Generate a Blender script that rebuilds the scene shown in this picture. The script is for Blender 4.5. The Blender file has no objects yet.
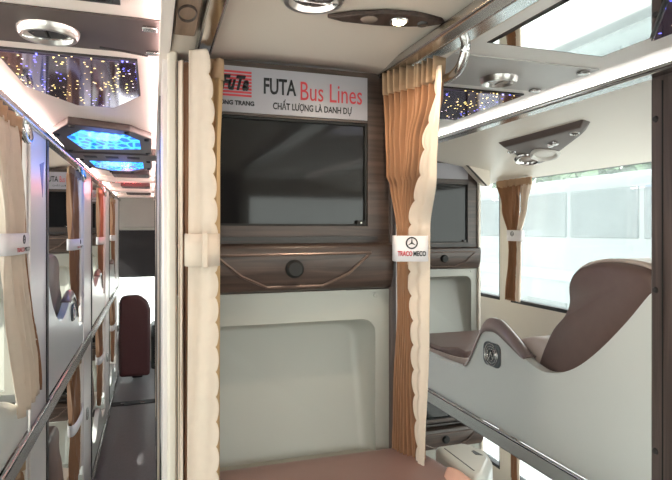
import bpy, bmesh, math, random
from mathutils import Vector, Matrix
random.seed(4)
SC = bpy.context.scene
COL = SC.collection
PI = math.pi

# ------------------------------------------------------------------ materials
def nt(name):
    m = bpy.data.materials.new(name); m.use_nodes = True
    n = m.node_tree.nodes; l = m.node_tree.links
    return m, n, l, n['Principled BSDF']

def pmat(name, col, rough=.5, metal=0., var=.10, scale=14., bump=0., stretch=(1, 1, 1), spec=.5, sheen=0., coat=0., trans=0.):
    m, n, l, b = nt(name)
    tc = n.new('ShaderNodeTexCoord'); mp = n.new('ShaderNodeMapping'); mp.inputs['Scale'].default_value = stretch
    no = n.new('ShaderNodeTexNoise'); no.inputs['Scale'].default_value = scale; no.inputs['Detail'].default_value = 4
    mx = n.new('ShaderNodeMix'); mx.data_type = 'RGBA'
    mx.inputs[6].default_value = (*[c * (1 - var) for c in col], 1)
    mx.inputs[7].default_value = (*[min(1, c * (1 + var)) for c in col], 1)
    l.new(tc.outputs['Object'], mp.inputs['Vector']); l.new(mp.outputs['Vector'], no.inputs['Vector'])
    l.new(no.outputs['Fac'], mx.inputs[0]); l.new(mx.outputs[2], b.inputs['Base Color'])
    b.inputs['Roughness'].default_value = rough; b.inputs['Metallic'].default_value = metal
    b.inputs['Specular IOR Level'].default_value = spec
    if sheen: b.inputs['Sheen Weight'].default_value = sheen
    if coat: b.inputs['Coat Weight'].default_value = coat; b.inputs['Coat Roughness'].default_value = .1
    if bump:
        bp = n.new('ShaderNodeBump'); bp.inputs['Strength'].default_value = bump; bp.inputs['Distance'].default_value = .002
        l.new(no.outputs['Fac'], bp.inputs['Height']); l.new(bp.outputs['Normal'], b.inputs['Normal'])
    if trans:
        tr = n.new('ShaderNodeBsdfTranslucent'); l.new(mx.outputs[2], tr.inputs['Color'])
        ms = n.new('ShaderNodeMixShader'); ms.inputs[0].default_value = trans
        out = n['Material Output']
        l.new(b.outputs[0], ms.inputs[1]); l.new(tr.outputs[0], ms.inputs[2]); l.new(ms.outputs[0], out.inputs['Surface'])
    return m

def wood(name, dark, light, stretch=(2, 6, 45), rough=.38):
    m, n, l, b = nt(name)
    tc = n.new('ShaderNodeTexCoord'); mp = n.new('ShaderNodeMapping'); mp.inputs['Scale'].default_value = stretch
    no = n.new('ShaderNodeTexNoise'); no.inputs['Scale'].default_value = 2.2; no.inputs['Detail'].default_value = 6; no.inputs['Distortion'].default_value = .8
    cr = n.new('ShaderNodeValToRGB')
    cr.color_ramp.elements[0].position = .3; cr.color_ramp.elements[0].color = (*dark, 1)
    cr.color_ramp.elements[1].position = .72; cr.color_ramp.elements[1].color = (*light, 1)
    l.new(tc.outputs['Object'], mp.inputs['Vector']); l.new(mp.outputs['Vector'], no.inputs['Vector'])
    l.new(no.outputs['Fac'], cr.inputs['Fac']); l.new(cr.outputs['Color'], b.inputs['Base Color'])
    b.inputs['Roughness'].default_value = rough
    return m

def emat(name, col, strength):
    m, n, l, b = nt(name)
    b.inputs['Base Color'].default_value = (*col, 1)
    b.inputs['Emission Color'].default_value = (*col, 1); b.inputs['Emission Strength'].default_value = strength
    return m

def star_mat(name, base, strength=3., scale=70., warm=(1, .75, .25), cool=(.15, .15, 1.)):
    m, n, l, b = nt(name)
    b.inputs['Base Color'].default_value = (*base, 1); b.inputs['Metallic'].default_value = .85; b.inputs['Roughness'].default_value = .06
    tc = n.new('ShaderNodeTexCoord')
    vo = n.new('ShaderNodeTexVoronoi'); vo.inputs['Scale'].default_value = scale; vo.inputs['Randomness'].default_value = .55
    lt = n.new('ShaderNodeMath'); lt.operation = 'LESS_THAN'; lt.inputs[1].default_value = .24
    no = n.new('ShaderNodeTexNoise'); no.inputs['Scale'].default_value = 9
    mp = n.new('ShaderNodeMapping'); mp.inputs['Scale'].default_value = (2.2, .25, 1)
    cr = n.new('ShaderNodeValToRGB')
    cr.color_ramp.elements[0].position = .42; cr.color_ramp.elements[0].color = (*cool, 1)
    cr.color_ramp.elements[1].position = .50; cr.color_ramp.elements[1].color = (*warm, 1)
    gt = n.new('ShaderNodeMath'); gt.operation = 'GREATER_THAN'; gt.inputs[1].default_value = .42
    no2 = n.new('ShaderNodeTexNoise'); no2.inputs['Scale'].default_value = 13
    mu = n.new('ShaderNodeMath'); mu.operation = 'MULTIPLY'
    mu2 = n.new('ShaderNodeMath'); mu2.operation = 'MULTIPLY'; mu2.inputs[1].default_value = strength
    l.new(tc.outputs['Object'], vo.inputs['Vector']); l.new(vo.outputs['Distance'], lt.inputs[0])
    l.new(tc.outputs['Object'], mp.inputs['Vector']); l.new(mp.outputs['Vector'], no.inputs['Vector']); l.new(no.outputs['Fac'], cr.inputs['Fac'])
    l.new(mp.outputs['Vector'], no2.inputs['Vector']); l.new(no2.outputs['Fac'], gt.inputs[0])
    l.new(lt.outputs[0], mu.inputs[0]); l.new(gt.outputs[0], mu.inputs[1]); l.new(mu.outputs[0], mu2.inputs[0])
    l.new(cr.outputs['Color'], b.inputs['Emission Color']); l.new(mu2.outputs[0], b.inputs['Emission Strength'])
    return m

def blue_mat(name, strength):
    m, n, l, b = nt(name)
    tc = n.new('ShaderNodeTexCoord'); mp = n.new('ShaderNodeMapping'); mp.inputs['Scale'].default_value = (1, .35, 1)
    vo = n.new('ShaderNodeTexVoronoi'); vo.feature = 'DISTANCE_TO_EDGE'; vo.inputs['Scale'].default_value = 34
    cr = n.new('ShaderNodeValToRGB')
    cr.color_ramp.elements[0].position = .0; cr.color_ramp.elements[0].color = (.05, .42, 1, 1)
    cr.color_ramp.elements[1].position = .22; cr.color_ramp.elements[1].color = (.0, .08, .75, 1)
    l.new(tc.outputs['Object'], mp.inputs['Vector']); l.new(mp.outputs['Vector'], vo.inputs['Vector'])
    l.new(vo.outputs['Distance'], cr.inputs['Fac']); l.new(cr.outputs['Color'], b.inputs['Emission Color'])
    b.inputs['Base Color'].default_value = (.02, .05, .2, 1); b.inputs['Roughness'].default_value = .1
    b.inputs['Emission Strength'].default_value = strength
    return m

def glass_mat(name, haze=.22):
    m, n, l, b = nt(name)
    out = n['Material Output']
    tr = n.new('ShaderNodeBsdfTransparent'); tr.inputs['Color'].default_value = (.85, .89, .88, 1)
    tl = n.new('ShaderNodeBsdfTranslucent'); tl.inputs['Color'].default_value = (.80, .93, .95, 1)
    gl = n.new('ShaderNodeBsdfGlossy'); gl.inputs['Roughness'].default_value = .03
    tc = n.new('ShaderNodeTexCoord'); no = n.new('ShaderNodeTexNoise'); no.inputs['Scale'].default_value = 5; no.inputs['Detail'].default_value = 5
    mr = n.new('ShaderNodeMapRange'); mr.inputs[3].default_value = haze * .7; mr.inputs[4].default_value = haze * 1.3
    l.new(tc.outputs['Object'], no.inputs['Vector']); l.new(no.outputs['Fac'], mr.inputs[0])
    a = n.new('ShaderNodeMixShader'); l.new(mr.outputs[0], a.inputs[0]); l.new(tr.outputs[0], a.inputs[1]); l.new(tl.outputs[0], a.inputs[2])
    c = n.new('ShaderNodeMixShader'); c.inputs[0].default_value = .05
    l.new(a.outputs[0], c.inputs[1]); l.new(gl.outputs[0], c.inputs[2]); l.new(c.outputs[0], out.inputs['Surface'])
    return m

CREAM = pmat('cream_panel', (.71, .65, .57), .38, var=.03, scale=3)
ROOFC = pmat('roof_panel', (.80, .71, .66), .5, var=.04, scale=4)
WHITEP = pmat('white_panel', (.73, .755, .735), .32, var=.03, scale=3, coat=.15)
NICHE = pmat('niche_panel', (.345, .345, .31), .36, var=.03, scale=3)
SATIN = pmat('satin_panel', (.74, .69, .68), .32, .15, var=.04, scale=5)
WOOD = wood('dark_walnut', (.026, .017, .014), (.085, .055, .044))
WOODV = wood('upright_walnut', (.050, .034, .031), (.135, .095, .086), (30, 30, 1.2))
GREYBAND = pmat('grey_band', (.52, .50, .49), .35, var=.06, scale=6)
BAND = pmat('service_band', (.075, .054, .049), .5, var=.12, scale=6)
DARKTRIM = pmat('dark_trim', (.03, .026, .026), .45, var=.1)
CHROME = pmat('chrome', (.58, .57, .56), .16, 1., var=.06, scale=20)
STEEL = pmat('brushed_steel', (.52, .51, .50), .26, 1., var=.08, scale=30, stretch=(1, .1, 4))
MIRROR = pmat('ceiling_mirror', (.9, .93, .93), .02, 1., var=.01)
SCREEN = pmat('screen_glass', (.010, .010, .011), .05, var=.05, spec=.32)
BLACK = pmat('black_plastic', (.008, .008, .008), .7, var=.1)
RUBBER = pmat('rubber', (.02, .02, .022), .6, var=.1)
ORANGE = pmat('orange_cloth', (.33, .16, .078), .75, var=.18, scale=60, sheen=.25, trans=.12, stretch=(1, 1, .12))
TAN = pmat('tan_tape', (.47, .31, .195), .8, var=.1, scale=80, trans=.1)
LINING = pmat('cream_lining', (.74, .63, .53), .8, var=.05, scale=50, trans=.18)
HEM = pmat('gold_hem', (.50, .33, .17), .7, var=.1)
BANDW = pmat('tie_white', (.78, .74, .76), .7, var=.04)
LEATHER = pmat('mauve_leather', (.150, .095, .084), .42, var=.10, scale=40, bump=.15)
LEATHERL = pmat('pale_leather', (.62, .52, .47), .42, var=.06, scale=40, bump=.1)
MAROON = pmat('maroon_leather', (.060, .016, .018), .5, var=.12, scale=40)
CAP = pmat('mauve_cap', (.27, .20, .19), .3, var=.06, coat=.3)
GREYPL = pmat('grey_plastic', (.10, .115, .125), .4, var=.1)
SIGNW = pmat('sign_white', (.31, .305, .34), .35, var=.02)
RED = pmat('sign_red', (.50, .035, .05), .5, var=.04)
INK = pmat('sign_black', (.012, .014, .018), .5, var=.05)
FLOORM = pmat('dark_floor', (.165, .155, .165), .38, var=.25, scale=90)
LIT = emat('lit_spot', (1, .72, .36), 60.)
LENS = pmat('frosted_lens', (.72, .70, .66), .25, var=.02)
AMBERL = pmat('smoked_lens', (.30, .24, .20), .2, var=.1)
STAR = star_mat('star_mirror', (.30, .24, .38), 3.2, 88.)
BLUE = blue_mat('blue_led', 1.7)
GLASS = glass_mat('dusty_glass', .09)
PEACH = pmat('peach_cloth', (.72, .42, .33), .8, var=.06)
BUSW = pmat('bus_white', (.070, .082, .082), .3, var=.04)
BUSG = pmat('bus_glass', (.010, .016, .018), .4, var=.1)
ASPH = pmat('pale_concrete', (.58, .56, .53), .9, var=.15, scale=6)
LEAFM = pmat('leaf', (.075, .12, .065), .7, var=.45, scale=9)
BARK = pmat('bark', (.16, .12, .09), .9, var=.3)
BEIGEB = pmat('front_lining', (.40, .36, .33), .6, var=.05)
SHADE = pmat('black_shade', (.018, .014, .016), .75, var=.15)

# ------------------------------------------------------------------ builders
ORG = {}
def tag(o, label=None, cat=None, group=None, kind=None):
    if label: o['label'] = label
    if cat: o['category'] = cat
    if group: o['group'] = group
    if kind: o['kind'] = kind
    return o

def thing(name, label, cat, loc, group=None):
    o = bpy.data.objects.new(name, None); COL.objects.link(o); o.location = loc; o.empty_display_size = .05
    ORG[o.name] = Vector(loc)
    return tag(o, label, cat, group)

class MB:
    def __init__(self): self.bm = bmesh.new()
    def verts(self, co): return [self.bm.verts.new(c) for c in co]
    def face(self, vs):
        try: return self.bm.faces.new(vs)
        except ValueError: return None
    def box(self, x0, x1, y0, y1, z0, z1):
        v = self.verts([(x, y, z) for z in (z0, z1) for y in (y0, y1) for x in (x0, x1)])
        for f in ((0, 2, 3, 1), (4, 5, 7, 6), (0, 1, 5, 4), (2, 6, 7, 3), (0, 4, 6, 2), (1, 3, 7, 5)): self.face([v[i] for i in f])
        return self
    def prism(self, pts, axis, a, b, pts2=None):
        """pts 2D in the plane across axis ('x': (y,z), 'y': (x,z), 'z': (x,y)); pts2 the outline at b"""
        def c(p, t): return {'x': (t, p[0], p[1]), 'y': (p[0], t, p[1]), 'z': (p[0], p[1], t)}[axis]
        A = self.verts([c(p, a) for p in pts]); B = self.verts([c(p, b) for p in (pts2 or pts)])
        n = len(pts)
        self.face(A[::-1]); self.face(B)
        for i in range(n): self.face([A[i], A[(i + 1) % n], B[(i + 1) % n], B[i]])
        return self
    def tube(self, pts, r, n=10, cap=True, flat=1.):
        pts = [Vector(p) for p in pts]; rings = []
        up = Vector((0, 0, 1))
        for i, p in enumerate(pts):
            d = (pts[min(i + 1, len(pts) - 1)] - pts[max(i - 1, 0)]).normalized()
            u = up if abs(d.dot(up)) < .95 else Vector((1, 0, 0))
            s = d.cross(u).normalized(); t = s.cross(d).normalized()
            rr = r[i] if isinstance(r, (list, tuple)) else r
            rings.append(self.verts([p + (s * math.cos(2 * PI * k / n) + t * math.sin(2 * PI * k / n) * flat) * rr for k in range(n)]))
        for a, b in zip(rings, rings[1:]):
            for k in range(n): self.face([a[k], a[(k + 1) % n], b[(k + 1) % n], b[k]])
        if cap: self.face(rings[0][::-1]); self.face(rings[-1])
        return self
    def lathe(self, c, prof, axis=(0, 0, 1), n=32, sx=1., sy=1.):
        """prof: (radius, height along axis)"""
        ax = Vector(axis).normalized(); c = Vector(c)
        u = Vector((1, 0, 0)) if abs(ax.x) < .9 else Vector((0, 1, 0))
        s = (u - ax * u.dot(ax)).normalized(); t = ax.cross(s)
        rings = []
        for r, h in prof:
            if r < 1e-6: rings.append(self.verts([c + ax * h]))
            else: rings.append(self.verts([c + ax * h + s * (r * sx * math.cos(2 * PI * k / n)) + t * (r * sy * math.sin(2 * PI * k / n)) for k in range(n)]))
        for a, b in zip(rings, rings[1:]):
            for k in range(n):
                k2 = (k + 1) % n
                if len(a) == 1 and len(b) == 1: continue
                if len(a) == 1: self.face([a[0], b[k2], b[k]])
                elif len(b) == 1: self.face([a[k], a[k2], b[0]])
                else: self.face([a[k], a[k2], b[k2], b[k]])
        return self
    def torus(self, c, R, r, axis=(0, 0, 1), n=32, m=8, sx=1., sy=1.):
        prof = [(R + r * math.cos(2 * PI * j / m), r * math.sin(2 * PI * j / m)) for j in range(m + 1)]
        return self.lathe(c, prof, axis, n, sx, sy)
    def grid(self, fn, nu, nv):
        g = [[self.bm.verts.new(fn(i / nu, j / nv)) for j in range(nv + 1)] for i in range(nu + 1)]
        for i in range(nu):
            for j in range(nv): self.face([g[i][j], g[i + 1][j], g[i + 1][j + 1], g[i][j + 1]])
        return self
    def build(self, name, mat, parent=None, bevel=0., seg=2, smooth=None, solid=0., subsurf=0, kind=None, weld=True):
        if weld: bmesh.ops.remove_doubles(self.bm, verts=self.bm.verts, dist=1e-6)
        bmesh.ops.recalc_face_normals(self.bm, faces=self.bm.faces)
        root = parent
        while root is not None and root.parent is not None: root = root.parent
        if root is not None: org = ORG[root.name]
        else:
            cs = [v.co for v in self.bm.verts]
            org = Vector(((min(c.x for c in cs) + max(c.x for c in cs)) / 2, (min(c.y for c in cs) + max(c.y for c in cs)) / 2, min(c.z for c in cs)))
        bmesh.ops.translate(self.bm, verts=self.bm.verts, vec=-org)
        me = bpy.data.meshes.new(name); self.bm.to_mesh(me); self.bm.free()
        o = bpy.data.objects.new(name, me); COL.objects.link(o); me.materials.append(mat)
        if parent is None: o.location = org; ORG[o.name] = org
        else: o.parent = parent
        if smooth is None: smooth = 40
        if smooth:
            for p in me.polygons: p.use_smooth = True
            me.set_sharp_from_angle(angle=math.radians(smooth))
        if solid:
            s = o.modifiers.new('thickness', 'SOLIDIFY'); s.thickness = solid; s.offset = 0
        if bevel:
            b = o.modifiers.new('bevel', 'BEVEL'); b.width = bevel; b.segments = seg; b.limit_method = 'ANGLE'; b.angle_limit = .6
            b.harden_normals = False
        if subsurf:
            s = o.modifiers.new('sub', 'SUBSURF'); s.levels = subsurf; s.render_levels = subsurf
        if kind: o['kind'] = kind
        return o

def struct(name, mb, mat, **k): return mb.build(name, mat, kind='structure', **k)

def text(name, s, mat, parent, lo, hi, plane='y', at=0., shear=0., bold=0.):
    """lettering that fills lo..hi in the plane; plane 'y' faces -Y (x,z), plane 'x-' faces -X (screen-right = -Y), plane 'x+' faces +X"""
    cu = bpy.data.curves.new(name, 'FONT'); cu.body = s; cu.extrude = .0; cu.shear = shear; cu.offset = bold; cu.resolution_u = 3
    t = bpy.data.objects.new('tmp_text', cu); COL.objects.link(t)
    bpy.context.view_layer.update()
    dg = bpy.context.evaluated_depsgraph_get()
    me = t.evaluated_get(dg).to_mesh(); bm = bmesh.new(); bm.from_mesh(me)
    bpy.data.objects.remove(t)
    xs = [v.co.x for v in bm.verts]; ys = [v.co.y for v in bm.verts]
    x0, x1, y0, y1 = min(xs), max(xs), min(ys), max(ys)
    ext = bmesh.ops.extrude_face_region(bm, geom=bm.faces[:])
    top = [e for e in ext['geom'] if isinstance(e, bmesh.types.BMVert)]
    tops = set(top)
    for v in bm.verts:
        a = (v.co.x - x0) / (x1 - x0); b = (v.co.y - y0) / (y1 - y0)
        e = .0006 if v in tops else 0.
        h = lo[1] + b * (hi[1] - lo[1])
        if isinstance(plane, tuple): v.co = plane[0] + plane[1] * (lo[0] + a * (hi[0] - lo[0])) + plane[2] * e + Vector((0, 0, h))
        elif plane == 'y': v.co = (lo[0] + a * (hi[0] - lo[0]), at - e, h)
        elif plane == 'x-': v.co = (at - e, hi[0] - a * (hi[0] - lo[0]), h)
        else: v.co = (at + e, lo[0] + a * (hi[0] - lo[0]), h)
    mb = MB(); mb.bm.free(); mb.bm = bm
    return mb.build(name, mat, parent, smooth=0, weld=False)

def lerp(a, b, t): return a + (b - a) * t
def ss(t): t = max(0, min(1, t)); return t * t * (3 - 2 * t)
def curve_z(ctrl):
    """ctrl: list of (z, x, y) from top down -> f(z) smooth"""
    c = sorted(ctrl, key=lambda q: -q[0])
    def f(z):
        if z >= c[0][0]: return Vector((c[0][1], c[0][2]))
        for a, b in zip(c, c[1:]):
            if z >= b[0]:
                t = ss((a[0] - z) / (a[0] - b[0])); return Vector((lerp(a[1], b[1], t), lerp(a[2], b[2], t)))
        return Vector((c[-1][1], c[-1][2]))
    return f

def sheet(A, B, zt, zb, n, amp, nrm, nu=None, nv=40, scal=0., side='B', hang=.0, ns=9, shift=0., phase=0., wob=1., fade=0.):
    """pleated hanging sheet between two edge curves"""
    mb = MB(); nrm = Vector(nrm); nu = nu or int(max(6, n * 10))
    def fn(u, v):
        z = lerp(zt, zb, v)
        a, b = A(z), B(z)
        if scal:
            L = (b - a).length or 1
            k = scal * (abs(math.sin(PI * ns * v)) ** .6) / L
            if side == 'B': b = b + (b - a) * k
            else: a = a + (a - b) * k
        p = a.lerp(b, u)
        am = (amp(z) if callable(amp) else amp) * (1 - fade * ss((u - .78) / .22))
        w = math.sin(2 * PI * n * u + phase + .5 * math.sin(wob * 7 * v + 3 * u)) + .35 * math.sin(4.3 * PI * n * u + wob * 5 * v)
        q = p + nrm * (am * w + shift)
        return (q.x, q.y, z + (hang * math.sin(PI * 2 * n * u) if v > .99 else 0))
    mb.grid(fn, nu, nv)
    return mb

# ------------------------------------------------------------------ layout (metres; camera eye at 0,0,1.5)
XL, XC0, XC1, XR, XW, XLW = -.334, .040, .500, .980, 1.600, -.960
YB, YF, ZC = -1.6, 6.6, 1.83

# ---- room shell
struct('floor', MB().box(XLW - .05, XW + .05, YB, YF + .1, -.06, 0), FLOORM)
struct('ceiling', MB().box(XLW - .05, XW + .05, YB, YF + .1, 1.86, 1.92), ROOFC)
def side_wall(name, x0, x1, gaps):
    mb = MB()
    for z0, z1 in ((0, .33), (.80, 1.155), (1.735, 1.86)): mb.box(x0, x1, YB, YF, z0, z1)
    ys = [YB] + [v for g in gaps for v in g] + [YF]
    for a, b in zip(ys[::2], ys[1::2]):
        for z0, z1 in ((.33, .80), (1.155, 1.735)): mb.box(x0, x1, a, b, z0, z1)
    return struct(name, mb, CREAM, weld=False)
gaps = [(-1.4, .5), (.62, 2.20), (2.285, 3.7), (3.83, 5.2), (5.33, 6.4)]
side_wall('wall_right', XW, XW + .05, gaps)
side_wall('wall_left', XLW - .05, XLW, gaps)
mb = MB()
mb.box(XLW - .05, XW + .05, YB - .05, YB, 0, .85); mb.box(XLW - .05, XW + .05, YB - .05, YB, 1.72, 1.86)
mb.box(XLW - .05, XLW + .08, YB - .05, YB, .85, 1.72); mb.box(XW - .08, XW + .05, YB - .05, YB, .85, 1.72); mb.box(-.05, .62, YB - .05, YB, .85, 1.72)
struct('wall_back', mb, CREAM, weld=False)
mb = MB()
mb.box(XLW - .05, XW + .05, YF, YF + .05, 0, .42); mb.box(XLW - .05, XW + .05, YF, YF + .05, 1.62, 1.86)
mb.box(XLW - .05, XLW + .05, YF, YF + .05, .42, 1.62); mb.box(XW - .05, XW + .05, YF, YF + .05, .42, 1.62)
struct('wall_front', mb, BEIGEB, weld=False)
k = 0
for x, s in ((XW, 1), (XLW, -1)):
    for a, b in gaps:
        for z0, z1 in ((.33, .80), (1.155, 1.735)):
            k += 1
            w = bpy.data.objects.new('window_%d' % k, None); COL.objects.link(w); w.location = (x, (a + b) / 2, z0); ORG[w.name] = Vector(w.location); w['kind'] = 'structure'
            MB().box(x + s * .022, x + s * .028, a, b, z0, z1).build('pane', GLASS, w)
            g = MB(); t = .012
            g.box(x + s * .004 - .004, x + s * .03 + .004, a, b, z0, z0 + .016); g.box(x + s * .004 - .004, x + s * .03 + .004, a, b, z1 - .006, z1)
            g.box(x + s * .004 - .004, x + s * .03 + .004, a, a + .006, z0, z1); g.box(x + s * .004 - .004, x + s * .03 + .004, b - .006, b, z0, z1)
            g.build('gasket', RUBBER, w, weld=False)
w = bpy.data.objects.new('window_%d' % (k + 1), None); COL.objects.link(w); w.location = (.3, YF + .02, .42); ORG[w.name] = Vector(w.location); w['kind'] = 'structure'
MB().box(XLW + .05, XW - .05, YF + .02, YF + .026, .42, 1.62).build('pane', GLASS, w)

w = bpy.data.objects.new('window_%d' % (k + 2), None); COL.objects.link(w); w.location = (.3, YB - .02, .85); ORG[w.name] = Vector(w.location); w['kind'] = 'structure'
for xa, xb in ((XLW + .08, -.05), (.62, XW - .08)): MB().box(xa, xb, YB - .03, YB - .024, .85, 1.72).build('pane', GLASS, w)  # unseen rear panes, added to let daylight in from behind the camera

# ---- ceiling fittings over the left aisle
def slab(pts, z0, z1, name, mat, parent=None, **k): return MB().prism(pts, 'z', z0, z1).build(name, mat, parent, **k)
def rect(x0, x1, y0, y1): return [(x0, y0), (x1, y0), (x1, y1), (x0, y1)]
# recessed lining slabs that carry the fittings
struct('trim_1', MB().box(XL, .022, YB, YF, 1.835, 1.86), ROOFC)
struct('trim_2', MB().box(.0245, .030, YB, YF, 1.812, 1.86), DARKTRIM)
struct('trim_3', MB().box(.525, .90, YB, YF, 1.835, 1.86), pmat('pale_roof', (.88, .86, .83), .5, var=.03))
struct('trim_4', MB().prism([(.90, 1.838), (.97, 1.838), (.97, 1.86), (.90, 1.86)], 'y', YB, YF), WHITEP)

def air_outlet(label, x, y, z, r, group=None, tone=AMBERL, bail=True):
    t = thing('ceiling_lamp', label, 'lamp', (x, y, z), group)
    MB().lathe((x, y, z), [(r * .66, -.004), (r * .78, -.013), (r * .92, -.013), (r, -.006), (r * 1.02, 0)], n=40).build('chrome_ring', pmat('dull_chrome', (.55, .53, .51), .28, 1.), t)
    MB().lathe((x, y, z), [(0, .001), (r * .70, .001), (r * .70, -.006), (r * .62, -.003), (0, -.0015)], n=40).build('bowl', DARKTRIM, t)
    for s in (-1, 1):
        mb = MB(); n = 14
        pts = [(x + s * r * .05, y - r * .5)] + [(x + s * (r * .05 + r * .5 * math.sin(PI * i / n)), y - r * .5 * math.cos(PI * i / n)) for i in range(1, n)] + [(x + s * r * .05, y + r * .5)]
        mb.prism(pts if s > 0 else pts[::-1], 'z', z - .0095, z - .005)
        mb.build('lens', tone, t, bevel=.001)
    if bail:
        MB().tube([(x + r * .8 * math.cos(a), y - r * .1 + r * .55 * math.sin(a), z - .012 - .012 * math.sin(-a)) for a in [-PI * i / 16 for i in range(17)]], .0015, 6).build('bail', CHROME, t)
    return t

def band(label, x0, x1, y0, y1, clips, z=1.8315, mat=None):
    t = thing('ceiling_band', label, 'ceiling panel', ((x0 + x1) / 2, (y0 + y1) / 2, z))
    slab(rect(x0, x1, y0, y1), z, 1.835, 'panel', mat or BAND, t, bevel=.0015)
    for cx, cy in clips:
        MB().box(cx - .012, cx + .012, cy - .008, cy + .008, z - .006, z).build('clip', STEEL, t, bevel=.002)
    return t
band('brown ceiling band carrying the round lamp over the left aisle', XL + .005, .020, .925, 1.105, [(-.005, .955), (0., 1.085)])
MB().tube([(-.09, 1.065, 1.824), (-.05, 1.06, 1.820), (-.01, 1.085, 1.823)], .0022, 6).build('cable', DARKTRIM)
tag(bpy.data.objects['cable'], 'thin dark cable clipped under the brown ceiling band', 'cable')
air_outlet('round chrome ceiling lamp on the brown band of the left aisle', -.165, 1.022, 1.8315, .047, tone=DARKTRIM)
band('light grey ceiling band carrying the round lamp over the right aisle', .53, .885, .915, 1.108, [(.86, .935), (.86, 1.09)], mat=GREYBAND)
air_outlet('round chrome ceiling lamp with two smoked lenses over the right aisle', .722, 1.035, 1.8315, .040, bail=False)

def star_panel(label, pts, z=1.829, group=None, mat=None):
    cx = sum(p[0] for p in pts) / len(pts); cy = sum(p[1] for p in pts) / len(pts)
    t = thing('star_light_panel', label, 'ceiling light', (cx, cy, z), group)
    big = [(cx + (p[0] - cx) * 1.04, cy + (p[1] - cy) * 1.04) for p in pts]
    slab(big, z + .002, 1.835, 'frame', DARKTRIM, t)
    slab(pts, z - .001, z + .002, 'mirror', mat or STAR, t)
    return t
star_panel('mirrored ceiling panel of yellow and violet star lights beside the brown band', [(-.275, 1.16), (-.034, 1.16), (-.034, 1.45), (-.10, 1.60), (-.19, 1.60), (-.275, 1.43)])
star_panel('small star light panel behind the grey band of the right aisle', [(.57, 1.15), (.865, 1.15), (.865, 1.46), (.57, 1.46)])
star_panel('dark star light panel above the brown upright post', [(.828, .735), (.828, .32), (.57, .32), (.57, .55), (.66, .55)])
t = thing('ceiling_mirror', 'bright mirror panel set in the ceiling of the right aisle', 'mirror', (.70, .72, 1.83))
mp_ = [(.575, .843), (.82, .843), (.82, .736), (.655, .556), (.575, .556)]
slab(mp_, 1.832, 1.834, 'mirror_glass', MIRROR, t)
slab([(.568, .850), (.826, .850), (.826, .734), (.658, .549), (.568, .549)], 1.834, 1.836, 'frame', DARKTRIM, t)

def blue_panel(label, outer, inner, z):
    cx = sum(p[0] for p in outer) / len(outer); cy = sum(p[1] for p in outer) / len(outer)
    t = thing('blue_light_panel', label, 'ceiling light', (cx, cy, z), 'blue lit panels along the left aisle')
    slab(outer, z, 1.835, 'frame', BAND, t, bevel=.003)
    slab(inner, z - .002, z, 'light', BLUE, t)
    for p in outer:
        q = (cx + (p[0] - cx) * .9, cy + (p[1] - cy) * .93)
        MB().lathe((q[0], q[1], z), [(0, -.007), (.008, -.007), (.009, 0)], n=12).build('clip', BLACK, t)
    return t
blue_panel('nearer blue lit ceiling panel in front of the slotted crossbeam', [(-.24, 1.80), (-.07, 1.88), (-.005, 2.02), (-.005, 2.42), (-.325, 2.42), (-.315, 2.0)],
           [(-.215, 1.90), (-.085, 1.95), (-.045, 2.06), (-.045, 2.27), (-.255, 2.33), (-.275, 2.05)], 1.812)
t = thing('ceiling_crossbeam', 'brown slotted crossbeam between the two blue lit panels', 'beam', (-.15, 2.53, 1.81))
MB().box(XL + .01, .02, 2.43, 2.63, 1.806, 1.835).build('beam', BAND, t, bevel=.004)
for x in (-.25, -.165, -.08): MB().box(x - .025, x + .025, 2.50, 2.56, 1.8045, 1.8065).build('slot', BLACK, t)
blue_panel('farther blue lit ceiling panel beyond the slotted crossbeam', [(-.315, 2.66), (-.005, 2.66), (-.005, 3.0), (-.10, 3.22), (-.22, 3.22), (-.315, 3.0)],
           [(-.275, 2.74), (-.045, 2.74), (-.045, 2.98), (-.115, 3.13), (-.205, 3.13), (-.27, 2.98)], 1.812)
for i, (y, lab) in enumerate(((3.42, 'brown ceiling vent just beyond the far blue panel'), (4.35, 'small brown ceiling vent far down the left aisle'), (5.2, 'last brown ceiling vent before the front of the bus'))):
    t = thing('ceiling_vent', lab, 'vent', (-.12, y, 1.81))
    MB().box(-.22, -.02, y - .11, y + .11, 1.808, 1.835).build('housing', BAND, t, bevel=.004)
    for q in range(4): MB().box(-.20, -.04, y - .08 + q * .05, y - .06 + q * .05, 1.8065, 1.809).build('slat', DARKTRIM, t)
for y, lab in ((3.75, 'pale crossbeam beyond the first ceiling vent'), (4.75, 'pale crossbeam midway down the left aisle'), (5.55, 'pale crossbeam nearest the front of the bus')):
    o = MB().box(XL + .01, .02, y - .06, y + .06, 1.80, 1.835).build('ceiling_crossbeam', ROOFC, bevel=.006); tag(o, lab, 'beam')
star_panel('red lit star panel far down the left aisle', [(-.29, 3.86), (-.03, 3.86), (-.03, 4.2), (-.29, 4.2)], mat=star_mat('red_star', (.4, .3, .3), 9., 55., (1, .12, .14), (1, .25, .2)))

t = thing('ceiling_monitor', 'small dark ceiling display in front of the brown band', 'display', (-.09, .82, 1.83))
slab(rect(-.15, -.045, .78, .86), 1.826, 1.835, 'bezel', DARKTRIM, t); slab(rect(-.14, -.055, .79, .85), 1.8245, 1.8265, 'screen', SCREEN, t)

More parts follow.
